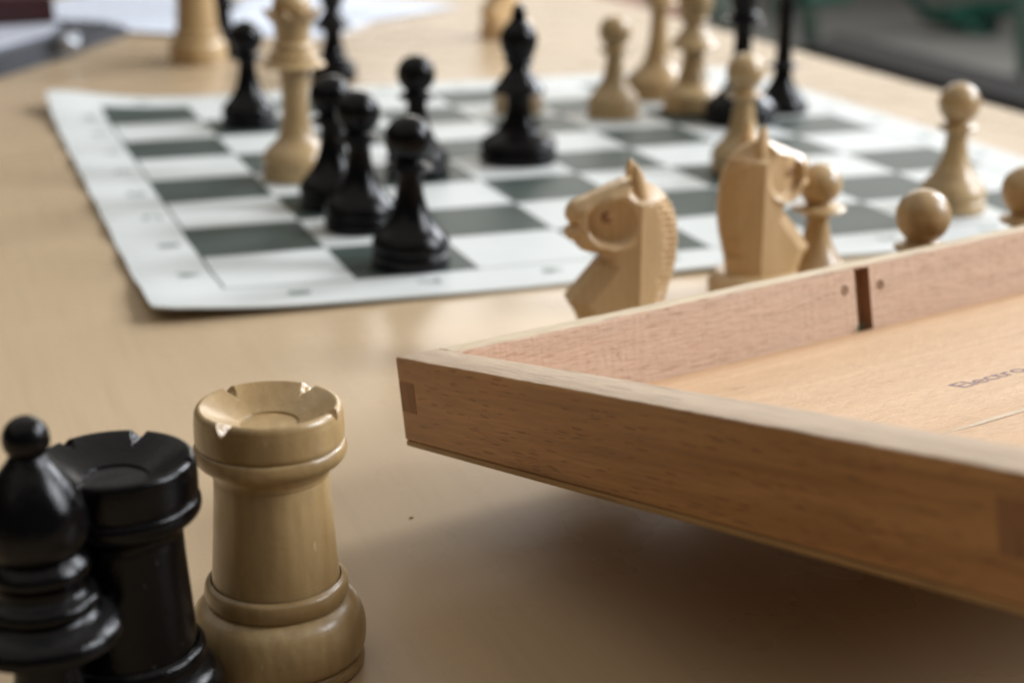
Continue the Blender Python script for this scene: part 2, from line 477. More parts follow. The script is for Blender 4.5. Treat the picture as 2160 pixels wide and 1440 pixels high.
def make_bishop(mat, slim=False):
    t = empty('chess_bishop')
    k = 0.30 if slim else 0.36
    lathe('base', [(0, 0, 1), (k * .96, 0, 1), (k, .02), (k * 1.01, .07), (k * .98, .115), (k * .93, .125, 1), (k * .95, .135), (k, .16), (k * .97, .20), (k * .78, .25), (k * .56, .30), (.15, .36, 1)], mat, t, 72)
    lathe('stem', [(.16, .36, 1), (.138, .42), (.12, .50), (.115, .58), (.118, .63, 1)], mat, t, 48)
    if slim:
        lathe('collar', [(.118, .63, 1), (.17, .645), (.245, .662), (.25, .685), (.225, .715), (.185, .765), (.15, .82), (.115, .87), (.10, .91, 1)], mat, t, 64)
        lathe('mitre', [(.10, .91, 1), (.135, .925), (.145, .945), (.130, .965), (.135, .99, 1), (.165, 1.07), (.180, 1.14), (.168, 1.21), (.13, 1.275), (.09, 1.31), (.075, 1.33, 1)], mat, t, 56)
        lathe('finial', [(.075, 1.33, 1), (.07, 1.36), (.062, 1.42), (.035, 1.47), (0, 1.49, 1)], mat, t, 32)
    else:
        lathe('collar', [(.105, .63, 1), (.18, .64), (.262, .655), (.280, .68), (.272, .712), (.245, .735), (.205, .755), (.185, .775, 1), (.200, .785), (.207, .805), (.200, .828), (.175, .845), (.160, .858, 1), (.158, .885), (.172, .905), (.183, .925), (.180, .95), (.160, .975), (.150, .985, 1)], mat, t, 80, 5, None, 40)
        lathe('mitre', [(.150, .985, 1), (.170, 1.015), (.186, 1.055), (.190, 1.095), (.184, 1.14), (.168, 1.19), (.143, 1.238), (.111, 1.285), (.080, 1.325), (.062, 1.352, 1)], mat, t, 72)
        lathe('finial', [(.062, 1.352, 1)] + ball(1.41, .082, .06), mat, t, 40)
    return t

def make_rook(mat, notch_angles):
    t = empty('chess_rook')
    lathe('plinth', [(0, 0, 1), (.345, 0, 1), (.358, .012), (.360, .035), (.352, .055), (.338, .062, 1)], mat, t, 96)
    lathe('base', [(.338, .062, 1), (.352, .072), (.364, .10), (.369, .15), (.366, .20), (.352, .25), (.328, .285), (.300, .305), (.282, .312, 1)], mat, t, 96)
    lathe('ring', [(.282, .312, 1), (.292, .320), (.299, .342), (.299, .368), (.291, .392), (.272, .405, 1)], mat, t, 96)
    lathe('tower', [(.266, .400, 1), (.264, .43), (.252, .60), (.242, .75), (.237, .855, 1), (.2355, .862, 1), (.240, .868), (.243, .885), (.256, .905), (.280, .925, 1)], mat, t, 96)
    lathe('ledge', [(.278, .925, 1), (.296, .935), (.309, .955), (.312, .98), (.306, 1.002), (.296, 1.010, 1)], mat, t, 96)
    def cut(v, r, z, a):
        x, y, zz = v
        if z > 1.05 and r > 0.13:
            for na in notch_angles:
                d = abs((a - na[0] + math.pi) % (2 * math.pi) - math.pi) * r
                wd = na[1]
                if d < wd:
                    zc = 1.172 - na[2] * (1 - (d / wd) ** 1.4) * (0.90 + 0.2 * noise.noise(Vector((d * 60, r * 40, a))))
                    zz = min(zz, zc)
        return (x, y, zz)
    lathe('crown', [(.292, 1.010, 1), (.300, 1.016), (.3035, 1.03), (.3035, 1.06), (.303, 1.09), (.302, 1.115), (.300, 1.13), (.298, 1.145), (.292, 1.157), (.283, 1.164), (.274, 1.165), (.262, 1.160), (.235, 1.146), (.205, 1.130), (.175, 1.114), (.145, 1.099), (.122, 1.088, 1), (.119, 1.080, 1), (.09, 1.080), (.05, 1.081), (.02, 1.082), (0, 1.082, 1)], mat, t, 420, 5, cut, 38)
    return t

def make_queen(mat):
    t = empty('chess_queen')
    lathe('base', [(0, 0, 1), (.285, 0, 1), (.30, .015), (.303, .05), (.298, .09), (.285, .10, 1), (.295, .115), (.303, .16), (.295, .21), (.265, .27), (.22, .32), (.175, .37), (.15, .41, 1)], mat, t, 64)
    lathe('stem', [(.15, .41, 1), (.135, .46), (.12, .55), (.112, .68), (.112, .82), (.12, .95), (.13, 1.03, 1)], mat, t, 48)
    lathe('collar', [(.13, 1.03, 1), (.20, 1.04), (.262, 1.05), (.268, 1.065), (.255, 1.08), (.20, 1.11), (.185, 1.125, 1), (.205, 1.135), (.21, 1.15), (.195, 1.17), (.16, 1.19), (.145, 1.20, 1), (.165, 1.215), (.172, 1.235), (.16, 1.26), (.14, 1.275, 1)], mat, t, 64, 4)
    def scal(v, r, z, a):
        if r > 0.17 and z > 1.46:
            k = 1 + 0.16 * (0.5 + 0.5 * math.cos(9 * a)) ** 1.5 - 0.05
            return (v[0] * k, v[1] * k, v[2] + 0.03 * math.cos(9 * a))
        return v
    lathe('coronet', [(.14, 1.275, 1), (.145, 1.34), (.155, 1.41), (.18, 1.47), (.215, 1.51), (.225, 1.53), (.20, 1.54), (.16, 1.53), (.13, 1.52, 1)], mat, t, 108, 5, scal)
    lathe('finial', [(.13, 1.52, 1), (.155, 1.56), (.16, 1.62), (.14, 1.68), (.10, 1.715), (.065, 1.73), (.07, 1.76), (.05, 1.80), (0, 1.815, 1)], mat, t, 40)
    return t

def make_king(mat):
    t = empty('chess_king')
    lathe('base', [(0, 0, 1), (.36, 0, 1), (.372, .02), (.374, .06), (.365, .10), (.345, .11, 1), (.355, .125), (.365, .17), (.35, .22), (.30, .28), (.235, .34), (.18, .40), (.16, .44, 1)], mat, t, 64)
    lathe('stem', [(.16, .44, 1), (.135, .52), (.112, .65), (.095, .80), (.088, .95), (.092, 1.07), (.10, 1.10, 1)], mat, t, 48)
    lathe('collar', [(.10, 1.10, 1), (.17, 1.11), (.215, 1.125), (.22, 1.145), (.18, 1.17), (.14, 1.19), (.16, 1.205), (.165, 1.22), (.145, 1.245), (.12, 1.26, 1)], mat, t, 56, 4)
    lathe('crown', [(.12, 1.26, 1), (.135, 1.35), (.16, 1.46), (.19, 1.55), (.205, 1.60), (.195, 1.62), (.15, 1.65), (.09, 1.68), (.05, 1.69, 1)], mat, t, 48)
    bm = bmesh.new()
    for lo, hi in (((-.03, -.02, 1.685), (.03, .02, 1.90)), ((-.09, -.021, 1.76), (.09, .021, 1.82))):
        r = bmesh.ops.create_cube(bm, size=1)
        for v in r['verts']: v.co = Vector([(lo[i] + hi[i]) / 2 + v.co[i] * (hi[i] - lo[i]) for i in range(3)])
    bm_to_obj('cross', bm, mat, t)
    return t

def make_slender(mat):
    t = empty('chess_bishop')
    lathe('base', [(0, 0, 1), (.25, 0, 1), (.262, .02), (.262, .08), (.25, .12), (.20, .2), (.14, .3), (.10, .4), (.085, .5, 1)], mat, t, 48)
    lathe('ring', [(.085, .5, 1), (.14, .51), (.155, .53), (.13, .56), (.085, .58, 1)], mat, t, 40)
    lathe('stem', [(.085, .58, 1), (.078, .7), (.074, .9), (.076, 1.15), (.08, 1.32), (.12, 1.40), (.10, 1.46), (.13, 1.58), (.10, 1.7), (0, 1.78, 1)], mat, t, 32)
    return t

# ------------------------------------------------------------------ knight
def make_knight(mat):
    t = empty('chess_knight')
    lathe('base', [(0, 0, 1), (.325, 0, 1), (.34, .015), (.342, .06), (.335, .085), (.322, .092, 1), (.335, .102), (.343, .14), (.335, .18), (.312, .215), (.29, .232, 1), (.285, .240), (.27, .246, 1), (0, .247, 1)], mat, t, 80)
    px = [(290, 1392), (262, 1325), (238, 1262), (205, 1222), (190, 1190), (240, 1120), (300, 1045), (360, 970), (420, 895), (455, 845), (462, 815), (440, 797), (395, 792), (340, 782), (285, 762), (245, 728), (232, 695), (190, 680), (166, 655), (164, 622), (178, 592), (202, 577), (212, 562), (190, 546), (172, 512), (170, 470), (184, 425), (215, 388), (270, 362), (340, 335), (420, 298), (500, 262), (560, 238), (610, 218), (680, 205), (750, 226)]
    mane = [(750, 226), (810, 250), (870, 283), (925, 328), (970, 385), (1005, 455), (1028, 530), (1042, 610), (1048, 700), (1047, 790), (1040, 880), (1026, 965), (1008, 1045), (985, 1130), (962, 1215), (945, 1290), (930, 1392)]
    def cv(p): return np.array([(630 - p[0]) / 1190.0, 1.305 - (p[1] - 70) / 1245.0])
    def cat(ps, sub):
        q = [cv(p) for p in ps]; e = [2 * q[0] - q[1]] + q + [2 * q[-1] - q[-2]]; out = []
        for i in range(1, len(e) - 2):
            for k in range(sub):
                s = k / sub; a, b, c, d = e[i - 1:i + 3]
                out.append(0.5 * ((2 * b) + (-a + c) * s + (2 * a - 5 * b + 4 * c - d) * s * s + (-a + 3 * b - 3 * c + d) * s ** 3))
        return out
    front = cat(px, 4); back = cat(mane, 14) + [cv(mane[-1])]
    # mane scallops along the lower two thirds of the back edge
    bk = []
    L = 0
    for i, p in enumerate(back):
        if i: L += float(np.linalg.norm(p - back[i - 1]))
        tt = back[min(i + 1, len(back) - 1)] - back[max(i - 1, 0)]; nn = np.array([tt[1], -tt[0]]); nn /= np.linalg.norm(nn) + 1e-9
        amp = 0.013 if 0.36 < p[1] < 1.06 else 0.0
        bk.append(p + nn * amp * (((p[1] / 0.043) % 1.0) - 0.5) * (1 if nn[0] < 0 else -1))
    outline = [tuple(p) for p in front] + [tuple(p) for p in bk]
    nb0 = len(front)
    O = np.array(outline); A = O; B = np.roll(O, -1, axis=0)
    def segd(P, A, B):
        AB = B - A; tt = np.clip(((P[:, None] - A[None]) * AB[None]).sum(2) / ((AB ** 2).sum(1)[None] + 1e-12), 0, 1)
        return np.linalg.norm(P[:, None] - (A[None] + tt[..., None] * AB[None]), axis=2)
    def inside(P):
        x, y = P[:, 0][:, None], P[:, 1][:, None]
        c = ((A[None, :, 1] > y) != (B[None, :, 1] > y)) & (x < (B[:, 0] - A[:, 0])[None] * (y - A[None, :, 1]) / ((B[:, 1] - A[:, 1])[None] + 1e-12) + A[None, :, 0])
        return c.sum(1) % 2 == 1
    st = 0.0125
    g = np.array([(x + (0.5 * st if j % 2 else 0), y) for j, y in enumerate(np.arange(0.25, 1.3, st * 0.87)) for x in np.arange(-0.4, 0.45, st)])
    gf = np.array([(x + (0.003 if j % 2 else 0), y) for j, y in enumerate(np.arange(0.33, 1.10, 0.0058)) for x in np.arange(-0.40, -0.12, 0.0062)])
    gf = gf[inside(gf)]; gfd = segd(gf, A[nb0:], B[nb0:]).min(1); gf = gf[(gfd > 0.003) & (gfd < 0.125)]
    g = g[inside(g)]; gd = segd(g, A[nb0:], B[nb0:]).min(1); g = g[(gd > 0.13) | (g[:, 1] < 0.33) | (g[:, 1] > 1.10)]
    g = g[segd(g, A, B).min(1) > st * 0.45]; g = np.concatenate([g, gf])
    ge_ = cv((500, 520)); gr = np.array([(ge_[0] + r_ * math.cos(a_), ge_[1] + r_ * math.sin(a_)) for r_ in np.arange(0.115, 0.192, 0.0075) for a_ in np.arange(0, 2 * math.pi, 0.05)])
    gr = gr[inside(gr)]; gr = gr[segd(gr, A, B).min(1) > 0.005]
    gq = np.hypot(g[:, 0] - ge_[0], g[:, 1] - ge_[1]); g = np.concatenate([g[(gq < 0.110) | (gq > 0.197)], gr])
    UC = -0.080      # crisp arris where the flat cheek turns into the bevelled mane
    g = g[np.abs(g[:, 0] - UC) > st * 0.45]
    cz = np.arange(0.262, 1.135, st)
    pts = [Vector(p) for p in outline] + [Vector((UC, float(q))) for q in cz] + [Vector(p) for p in g]
    n = len(outline)
    vs, _, fs, *_r = geometry.delaunay_2d_cdt(pts, [(i, (i + 1) % n) for i in range(n)] + [(n + i, n + i + 1) for i in range(len(cz) - 1)], [list(range(n))], 1, 1e-5)
    V = np.array([(v.x, v.y) for v in vs])
    dall = segd(V, A, B)
    dback = dall[:, nb0:len(outline) - 1].min(1)
    dfr = dall[:, :nb0 - 1].min(1)
    u, z = V[:, 0], V[:, 1]
    w0 = 0.168 - 0.085 * np.clip((u - 0.12) / 0.27, 0, 1) * np.clip((z - 0.70) / 0.1, 0, 1)
    th = w0.copy()
    th = np.minimum(th, np.where(u < UC, 0.168 - 0.50 * (UC - u), 1.0))     # one flat plane from the arris to the mane
    th = np.minimum(th, 0.022 + dback * 1.15)                                # mane rim
    chest = z < 0.66
    th = np.where(chest, np.minimum(th, 0.105 + (0.168 - 0.105) * dfr / 0.095), np.minimum(th, w0 * (0.42 + 0.58 * np.clip(dfr / 0.058, 0, 1))))
    # combed mane: saw-tooth grooves close to the back edge
    saw = ((z - 0.10 * dback) / 0.043) % 1.0
    cell = np.floor((z - 0.10 * dback) / 0.043); rnd = np.abs(np.sin(cell * 12.9898) * 43758.5453) % 1.0
    th -= (0.017 + 0.009 * rnd) * (1 - saw) ** 1.5 * np.clip((0.085 + 0.035 * rnd - dback) / 0.02, 0, 1) * np.clip(1.25 - dback / 0.14, 0, 1) * (z > 0.36) * (z < 1.06)
    # hollow round the eye with a crisp front edge, mouth slit, nostril
    ec = cv((500, 520)); rx, rz_ = 0.165, 0.165
    q = ((u - ec[0]) / rx) ** 2 + ((z - ec[1]) / rz_) ** 2
    dv = ((u - ec[0]) * 0.62 - (z - ec[1]) * 0.78) / (np.sqrt(q) * 0.165 + 1e-4)
    ss = np.clip((1 - q) / 0.42, 0, 1); ss = ss * ss * (3 - 2 * ss)
    lin = ((u - ec[0]) * 0.72 - (z - ec[1]) * 0.69) / 0.165
    th -= 0.054 * ss * np.clip(0.55 + 0.50 * lin, 0.0, 1)
    th += 0.018 * np.exp(-((np.sqrt(q) - 1.09) / 0.10) ** 2) * np.clip(dv * 1.6, 0, 1)
    e = cv((455, 480)); qe = np.hypot(u - e[0], z - e[1])
    th += 0.016 * np.exp(-(qe / 0.032) ** 2)
    m0, m1 = cv((205, 568)), cv((262, 560)); dm = segd(V, np.array([m0]), np.array([m1])).min(1); th -= 0.016 * np.exp(-(dm / 0.010) ** 2)
    m0, m1 = cv((250, 700)), cv((300, 600)); dm = segd(V, np.array([m0]), np.array([m1])).min(1); th -= 0.012 * np.exp(-(dm / 0.014) ** 2)
    m0, m1 = cv((262, 470)), cv((240, 560)); dm = segd(V, np.array([m0]), np.array([m1])).min(1); th -= 0.018 * np.exp(-(dm / 0.018) ** 2)
    th = np.maximum(th, 0.018)
    m = len(V)
    verts = [(u[i], th[i], z[i]) for i in range(m)] + [(u[i], -th[i], z[i]) for i in range(m)]
    faces = [tuple(f) for f in fs] + [tuple(m + k for k in reversed(f)) for f in fs]
    from collections import Counter
    ed = Counter()
    for f in fs:
        for a, b in zip(f, list(f[1:]) + [f[0]]): ed[(min(a, b), max(a, b))] += 1
    for (a, b), c in ed.items():
        if c == 1: faces.append((a, b, m + b, m + a))
    mesh_obj('head', verts, faces, mat, t, 17)
    for s in (1, -1):
        # ear: tapered, hollowed leaf leaning back
        ev = []; ef = []
        for i in range(9):
            k = i / 8; zz = 1.09 + 0.215 * k; uu = -0.075 + 0.026 * k
            rr = 0.050 * (1 - k ** 3.2) + 0.005; r2 = 0.042 * (1 - k ** 1.5) + 0.004
            for j in range(16):
                an = 2 * math.pi * j / 16
                dent = 0.012 * max(0, math.cos(an)) * (1 - k)
                ev.append((uu + (rr - dent) * math.cos(an), s * (0.095 - 0.012 * k) + r2 * math.sin(an), zz))
        for i in range(8):
            for j in range(16):
                j2 = (j + 1) % 16; ef.append((i * 16 + j, i * 16 + j2, (i + 1) * 16 + j2, (i + 1) * 16 + j))
        ef.append(tuple(8 * 16 + j for j in range(16))); ef.append(tuple(range(16)))
        mesh_obj('ear', ev, ef, mat, t, 60)
        i0 = int(np.argmin(qe)); yy = th[i0]
        # eye: a burnt ring round a small pupil
        for (ra, rb, dz, nm) in ((0.030, 0.0075, 0.000, 'eye_ring'), (0.0, 0.013, 0.000, 'pupil')):
            ev = []; ef = []; SEG = 28; T = 8
            if ra:
                for i in range(SEG):
                    an = 2 * math.pi * i / SEG
                    for j in range(T):
                        b = 2 * math.pi * j / T; rr = ra + rb * math.cos(b)
                        ev.append((e[0] + rr * math.cos(an), s * (yy - 0.0045 + rb * 0.8 * math.sin(b)), e[1] + rr * math.sin(an)))
                for i in range(SEG):
                    for j in range(T):
                        ef.append((i * T + j, i * T + (j + 1) % T, ((i + 1) % SEG) * T + (j + 1) % T, ((i + 1) % SEG) * T + j))
            else:
                for i in range(6):
                    p_ = i / 5 * math.pi / 2
                    for j in range(12):
                        an = 2 * math.pi * j / 12
                        ev.append((e[0] + rb * math.cos(p_) * math.cos(an), s * (yy - 0.003 + rb * 0.6 * math.sin(p_)), e[1] + rb * math.cos(p_) * math.sin(an)))
                for i in range(5):
                    for j in range(12):
                        ef.append((i * 12 + j, i * 12 + (j + 1) % 12, (i + 1) * 12 + (j + 1) % 12, (i + 1) * 12 + j))
            mesh_obj(nm, ev, ef, M_EYE, t, 60)
    return t
M_EYE = plain('burnt_wood', (0.30, 0.12, 0.05), 0.5)

def dup(root):
    r = root.copy(); col.objects.link(r)
    for ch in root.children:
        c = ch.copy(); col.objects.link(c); c.parent = r
    return r

used = set()
def place(root, x, y, label, group=None, cat=None, rz=0.0, z=None, s=1.0, fat=1.0):
    r = root if root.name not in used else dup(root)
    used.add(root.name); used.add(r.name)
    on = X0 < x < X1 and Y0 < y < Y1
    zz = z if z is not None else (bz(x, y) + 0.002 if on else 0.002)
    r.location = Vector((x, y, zz)) * S
    r.rotation_euler = (0, 0, rz)
    r.scale = (s * fat, s * fat, s)
    tag(r, label, cat, group)
    return r

# foreground rooks and bishop
n4 = lambda offs: offs
import math as _m
def ang(ix, iy):   # image direction (right, away) -> world angle
    d = right * ix + Vector((fwd.x, fwd.y, 0)).normalized() * iy
    return _m.atan2(d.y, d.x)
white_rook = make_rook(M_ROOK, [(ang(-0.72, 0.72), .030, .040), (ang(0.50, 0.87), .040, .045), (ang(0.93, -0.30), .034, .050), (ang(-0.50, -0.87), .040, .062)])
black_rook = make_rook(M_BLACK, [(ang(-0.80, 0.60), .030, .040), (ang(0.12, 0.99), .036, .050), (ang(0.98, -0.05), .030, .045), (ang(-0.3, -0.95), .036, .050)])
GL, GB = 'pale boxwood chess pieces', 'black chess pieces'
place(white_rook, -0.772, -5.583, 'pale boxwood rook in sharp focus in the foreground, beside the black rook', 'rooks in the foreground', 'chess rook')
place(black_rook, -1.430, -5.963, 'black rook with notched hollow top, between the black bishop and the pale rook', 'rooks in the foreground', 'chess rook')
fb = make_bishop(M_BLACK)
place(fb, -1.749, -6.317, 'black ball-topped bishop cut off by the lower left corner, in front of the black rook', None, 'chess bishop')

# knights and pieces between the board and the open box
kn = make_knight(M_PALE)
fw = lambda c, s_: ang(c, s_)
place(kn, 2.215, -2.287, 'pale wooden knight facing left, rising behind the near corner rail of the open box', 'pale knights standing between the box and the board', 'chess knight', rz=ang(-0.985, -0.15))
place(kn, 3.61, -1.50, 'pale wooden knight facing right with its muzzle behind a round pawn head', 'pale knights standing between the box and the board', 'chess knight', rz=ang(0.88, 0.47), s=1.02)
pw = make_pawn(M_LIGHT)
pc = make_pawn(M_LIGHT, collar=0.215)
GP = 'pale boxwood pawns'
place(pc, 4.165, -1.38, 'pale pawn whose head touches the muzzle of the right facing knight', GP, 'chess pawn', s=0.88, fat=1.05)
place(pw, 4.065, -2.88, 'pale pawn with only its round head showing above the box rail near the slot', GP, 'chess pawn')
place(pw, 5.16, -2.48, 'pale pawn half cut off by the right edge of the photo, behind the box rail', GP, 'chess pawn')
place(pw, 6.60, 0.475, 'pale pawn standing at the right side of the board near its front edge', GP, 'chess pawn', s=1.02)
place(pw, 5.56, 2.53, 'pale pawn on the board behind the right facing knight', GP, 'chess pawn', s=1.05)
place(pw, 5.54, 5.72, 'pale pawn standing alone right of the pointed black bishop', GP, 'chess pawn', s=1.04)
place(pw, 4.62, 6.40, 'pale pawn mostly hidden behind the stem of the pointed black bishop', GP, 'chess pawn')

# black pawns
pb = make_pawn(M_BLACK)
GBP = 'black pawns standing on the board'
place(pb, 1.515, 0.27, 'black pawn closest to the front edge of the board, on a green square', GBP, 'chess pawn', s=1.06)
place(pb, 1.44, 1.54, 'black pawn second from the front edge of the board', GBP, 'chess pawn', s=1.06)
place(pb, 1.42, 2.42, 'black pawn third in the row, just right of the pale queen', GBP, 'chess pawn', s=1.06)
place(pb, 2.50, 3.42, 'black pawn standing behind and between the front pawn and the pointed bishop', GBP, 'chess pawn', s=1.05)
place(pb, 1.45, 6.50, 'black pawn at the far left of the board, left of the pale queen', GBP, 'chess pawn', s=1.05)

# big pieces on and behind the board
qn = make_queen(M_LIGHT)
place(qn, 1.375, 3.70, 'tall pale queen with scalloped crown on the left files of the board', None, 'chess queen', s=1.03, fat=1.09)
sb = make_bishop(M_BLACK, True)
sbm = place(sb, 3.655, 3.73, 'black bishop with pointed top standing in the middle of the board', None, 'chess bishop', s=1.06)
for c in sbm.children:
    if c.name.startswith('base'): c.scale = (1.23, 1.23, 1.0)
kg = make_king(M_LIGHT)
place(kg, 6.58, 6.80, 'pale king cut off by the top edge, at the back of the board', None, 'chess king', s=1.0, fat=1.12)
bl = make_bishop(M_LIGHT, True)
place(bl, 6.55, 5.74, 'pale bishop cut off by the top edge, right of the pale king', None, 'chess bishop', s=1.13)
kb = make_king(M_BLACK)
place(kb, 6.76, 4.92, 'large black king with shiny highlights behind a pale pawn, top cut off', None, 'chess king', fat=1.12)
sl = make_slender(M_BLACK)
place(sl, 7.56, 5.42, 'slender black piece with thin stem standing right of the black king', None, 'chess bishop', fat=1.2)
place(sb, 3.15, 9.5, 'black bishop off the board on the table, partly behind the pale queen', 'black bishops on the table behind the board', 'chess bishop', s=1.02)
for c in bpy.data.objects[list(used)[0]].children: pass
place(sb, 2.21, 12.3, 'black bishop standing just right of the pale rook behind the board', 'black bishops on the table behind the board', 'chess bishop')
fr = make_rook(M_LIGHT, [(0.3, .03, .05), (1.9, .03, .05), (3.4, .03, .05), (5.0, .03, .05)])
place(fr, 1.72, 11.62, 'pale rook standing on the table behind the far left corner of the board', None, 'chess rook', s=1.09)
place(kn, 6.62, 12.75, 'small blurred pale knight on the table beyond the pointed black bishop', None, 'chess knight', rz=ang(-0.5, -0.5))
# only the middle bishop has the broad foot; give the others their own
for o in list(col.objects):
    if o.name.startswith('chess_bishop') and o is not sbm:
        for c in o.children: c.scale = (1, 1, 1)

# ------------------------------------------------------------------ open wooden box half, tilted
A0 = Vector((0.13444, -4.22465, 0.83382))
ax = Vector((0.2291, -0.95568, 0.1849)).normalized(); bx = Vector((0.97185, 0.23529, 0.012)); bx = (bx - ax * ax.dot(bx)).normalized(); ux = ax.cross(bx)
BM = Matrix.Identity(4)
for i in range(3):
    BM[i][0] = ax[i]; BM[i][1] = bx[i]; BM[i][2] = ux[i]; BM[i][3] = A0[i] * S
bxo = empty('open_chess_box', matrix=BM)
tag(bxo, 'open half of a wooden folding chess box, tilted, filling the lower right', 'wooden box')
LA, LB, H, TB, TF, FL = 4.06, 8.10, 0.458, 0.164, 0.250, 0.394
HP = 0.426   # rails end here, panel edge below
rj = random.Random(4)

def rail(name, lo, hi, mats, long_axis, wob=0.0035, bev=0.012, n=90):
    """rail with slightly worn, rounded long edges; mats = (side, top, bottom) by face normal"""
    bm = bmesh.new(); bmesh.ops.create_cube(bm, size=1)
    for v in bm.verts: v.co = Vector([(lo[i] + hi[i]) / 2 + v.co[i] * (hi[i] - lo[i]) for i in range(3)])
    bmesh.ops.bevel(bm, geom=bm.edges[:], offset=bev, segments=3, affect='EDGES', profile=0.5)
    L = hi[long_axis] - lo[long_axis]
    for i in range(1, n):
        p = Vector((0, 0, 0)); p[long_axis] = lo[long_axis] + L * i / n
        nn = Vector((0, 0, 0)); nn[long_axis] = 1
        bmesh.ops.bisect_plane(bm, geom=bm.verts[:] + bm.edges[:] + bm.faces[:], plane_co=p, plane_no=nn)
    for v in bm.verts:
        k = v.co[long_axis]
        if v.co.z > (lo[2] + hi[2]) / 2:
            v.co.z += wob * noise.noise(Vector((k * 4.0, v.co[1 - long_axis] * 3, 0))) + wob * 0.6 * noise.noise(Vector((k * 17, v.co[1 - long_axis] * 30, 5)))
    for v in bm.verts: v.co *= S
    bm.normal_update()
    me = bpy.data.meshes.new(name)
    for f in bm.faces:
        f.material_index = 1 if f.normal.z > 0.75 else (2 if f.normal.z < -0.75 else 0)
    bm.to_mesh(me); bm.free()
    for m_ in mats: me.materials.append(m_)
    me.polygons.foreach_set('use_smooth', [True] * len(me.polygons)); me.set_sharp_from_angle(angle=R(50))
    o = bpy.data.objects.new(name, me); col.objects.link(o); o.parent = bxo
    return o
# left rail (runs towards the camera), full length with both corners
rail('side_rail', (0, 0, -HP), (LA, TF, 0), (M_RAIL, M_TOPX, M_RAIL), 0)
rail('side_rail', (0, LB - TF, -HP), (LA, LB, 0), (M_RAIL, M_TOPX, M_RAIL), 0)
rail('end_rail', (LA - TB, TF, -HP), (LA, LB - TF, -0.001), (M_RAILB, M_TOP, M_RAIL), 1)
# back rail with a slot cut down its inner face
def back_rail():
    s0, s1, dpt = 2.992, 3.108, 0.085
    n = 160
    ys = sorted(set([TF + (LB - 2 * TF) * i / n for i in range(n + 1)] + [s0, s1]))
    verts = []; faces = []; fm = []
    ztop = -0.001
    zs_in = [-HP, -FL, -0.30, -0.2, -0.1, -0.022, ztop - 0.012, ztop - 0.003, ztop]
    def P(x, y, z): verts.append((x, y, z)); return len(verts) - 1
    def wz(y, x): return 0.004 * noise.noise(Vector((y * 5, x * 9, 2))) + 0.003 * noise.noise(Vector((y * 23, x * 20, 8)))
    def wx(y, z): return 0.0025 * noise.noise(Vector((y * 21, z * 17, 1.5)))
    prev = None
    sections = []
    for y in ys:
        ring = []
        # outer face bottom -> top -> inner face bottom
        ring.append((0, y, -HP)); ring.append((0, y, ztop - 0.012)); ring.append((0.004, y, ztop - 0.003 + wz(y, 0)))
        ring.append((0.014, y, ztop + wz(y, 0.01))); ring.append((TB * 0.5, y, ztop + wz(y, 0.08))); ring.append((TB - 0.010, y, ztop + wz(y, 0.15)))
        ring.append((TB - 0.002 + 2 * wx(y, 0), y, ztop - 0.006 + wz(y, 0.16)))
        for z in (-0.022, -0.08, -0.14, -0.20, -0.26, -0.32, -0.38, -HP):
            inslot = s0 - 1e-6 <= y <= s1 + 1e-6 and z < -0.03
            ring.append((TB + wx(y, z), y, z))
        sections.append(ring)
    # drop the inner strip below z=-0.022 between s0 and s1 and build the slot walls instead
    idx = []
    for ring in sections: idx.append([P(*q) for q in ring])
    K = len(sections[0])
    for i in range(len(ys) - 1):
        mid = (ys[i] + ys[i + 1]) / 2
        for k in range(K - 1):
            if s0 < mid < s1 and k >= 7: continue
            faces.append((idx[i][k], idx[i + 1][k], idx[i + 1][k + 1], idx[i][k + 1]))
            fm.append(1 if 2 <= k <= 5 else (2 if k < 2 else 0))
        faces.append((idx[i][K - 1], idx[i + 1][K - 1], idx[i + 1][0], idx[i][0])); fm.append(2)
    a = P(TB, s0, -0.022); b = P(TB, s1, -0.022)
    sl = [P(TB - dpt, s0, -0.022), P(TB - dpt, s1, -0.022), P(TB - dpt, s1, -HP), P(TB - dpt, s0, -HP), P(TB + 0.001, s0, -0.022), P(TB + 0.001, s1, -0.022), P(TB + 0.001, s1, -HP), P(TB + 0.001, s0, -HP)]
    for f in ((sl[0], sl[1], sl[2], sl[3]), (sl[0], sl[4], sl[5], sl[1]), (sl[0], sl[3], sl[7], sl[4]), (sl[1], sl[5], sl[6], sl[2])):
        faces.append(f); fm.append(3)
    for ring in (idx[0], idx[-1]): faces.append(tuple(ring)); fm.append(0)
    me = bpy.data.meshes.new('end_rail')
    me.from_pydata([(v[0] * S, v[1] * S, v[2] * S) for v in verts], [], faces); me.update()
    for p, m_ in zip(me.polygons, fm): p.material_index = m_
    for m_ in (M_RAILB, M_TOP, M_RAIL, M_SLOT): me.materials.append(m_)
    me.polygons.foreach_set('use_smooth', [True] * len(me.polygons)); me.set_sharp_from_angle(angle=R(45))
    bm = bmesh.new(); bm.from_mesh(me); bmesh.ops.recalc_face_normals(bm, faces=bm.faces); bm.to_mesh(me); bm.free()
    o = bpy.data.objects.new('end_rail', me); col.objects.link(o); o.parent = bxo
    return o
back_rail()
# bottom panel: ply sheet under the rails and its inner face
box('bottom_panel', (0.0015, 0.0015, -H), (LA - 0.0015, LB - 0.0015, -HP - 0.001), M_PLY, bxo, 0.014, 3)
box('floor_panel', (TB - 0.002, TF - 0.002, -HP - 0.002), (LA - TB + 0.002, LB - TF + 0.002, -FL), M_FLOORP, bxo)
# finger joints showing as end grain on the side rail
box('joint', (0.013, -0.0015, -0.275), (0.160, 0.02, -0.122), M_END, bxo)
box('joint', (LA - 0.215, -0.0015, -0.275), (LA - 0.004, 0.02, -0.085), M_END, bxo)
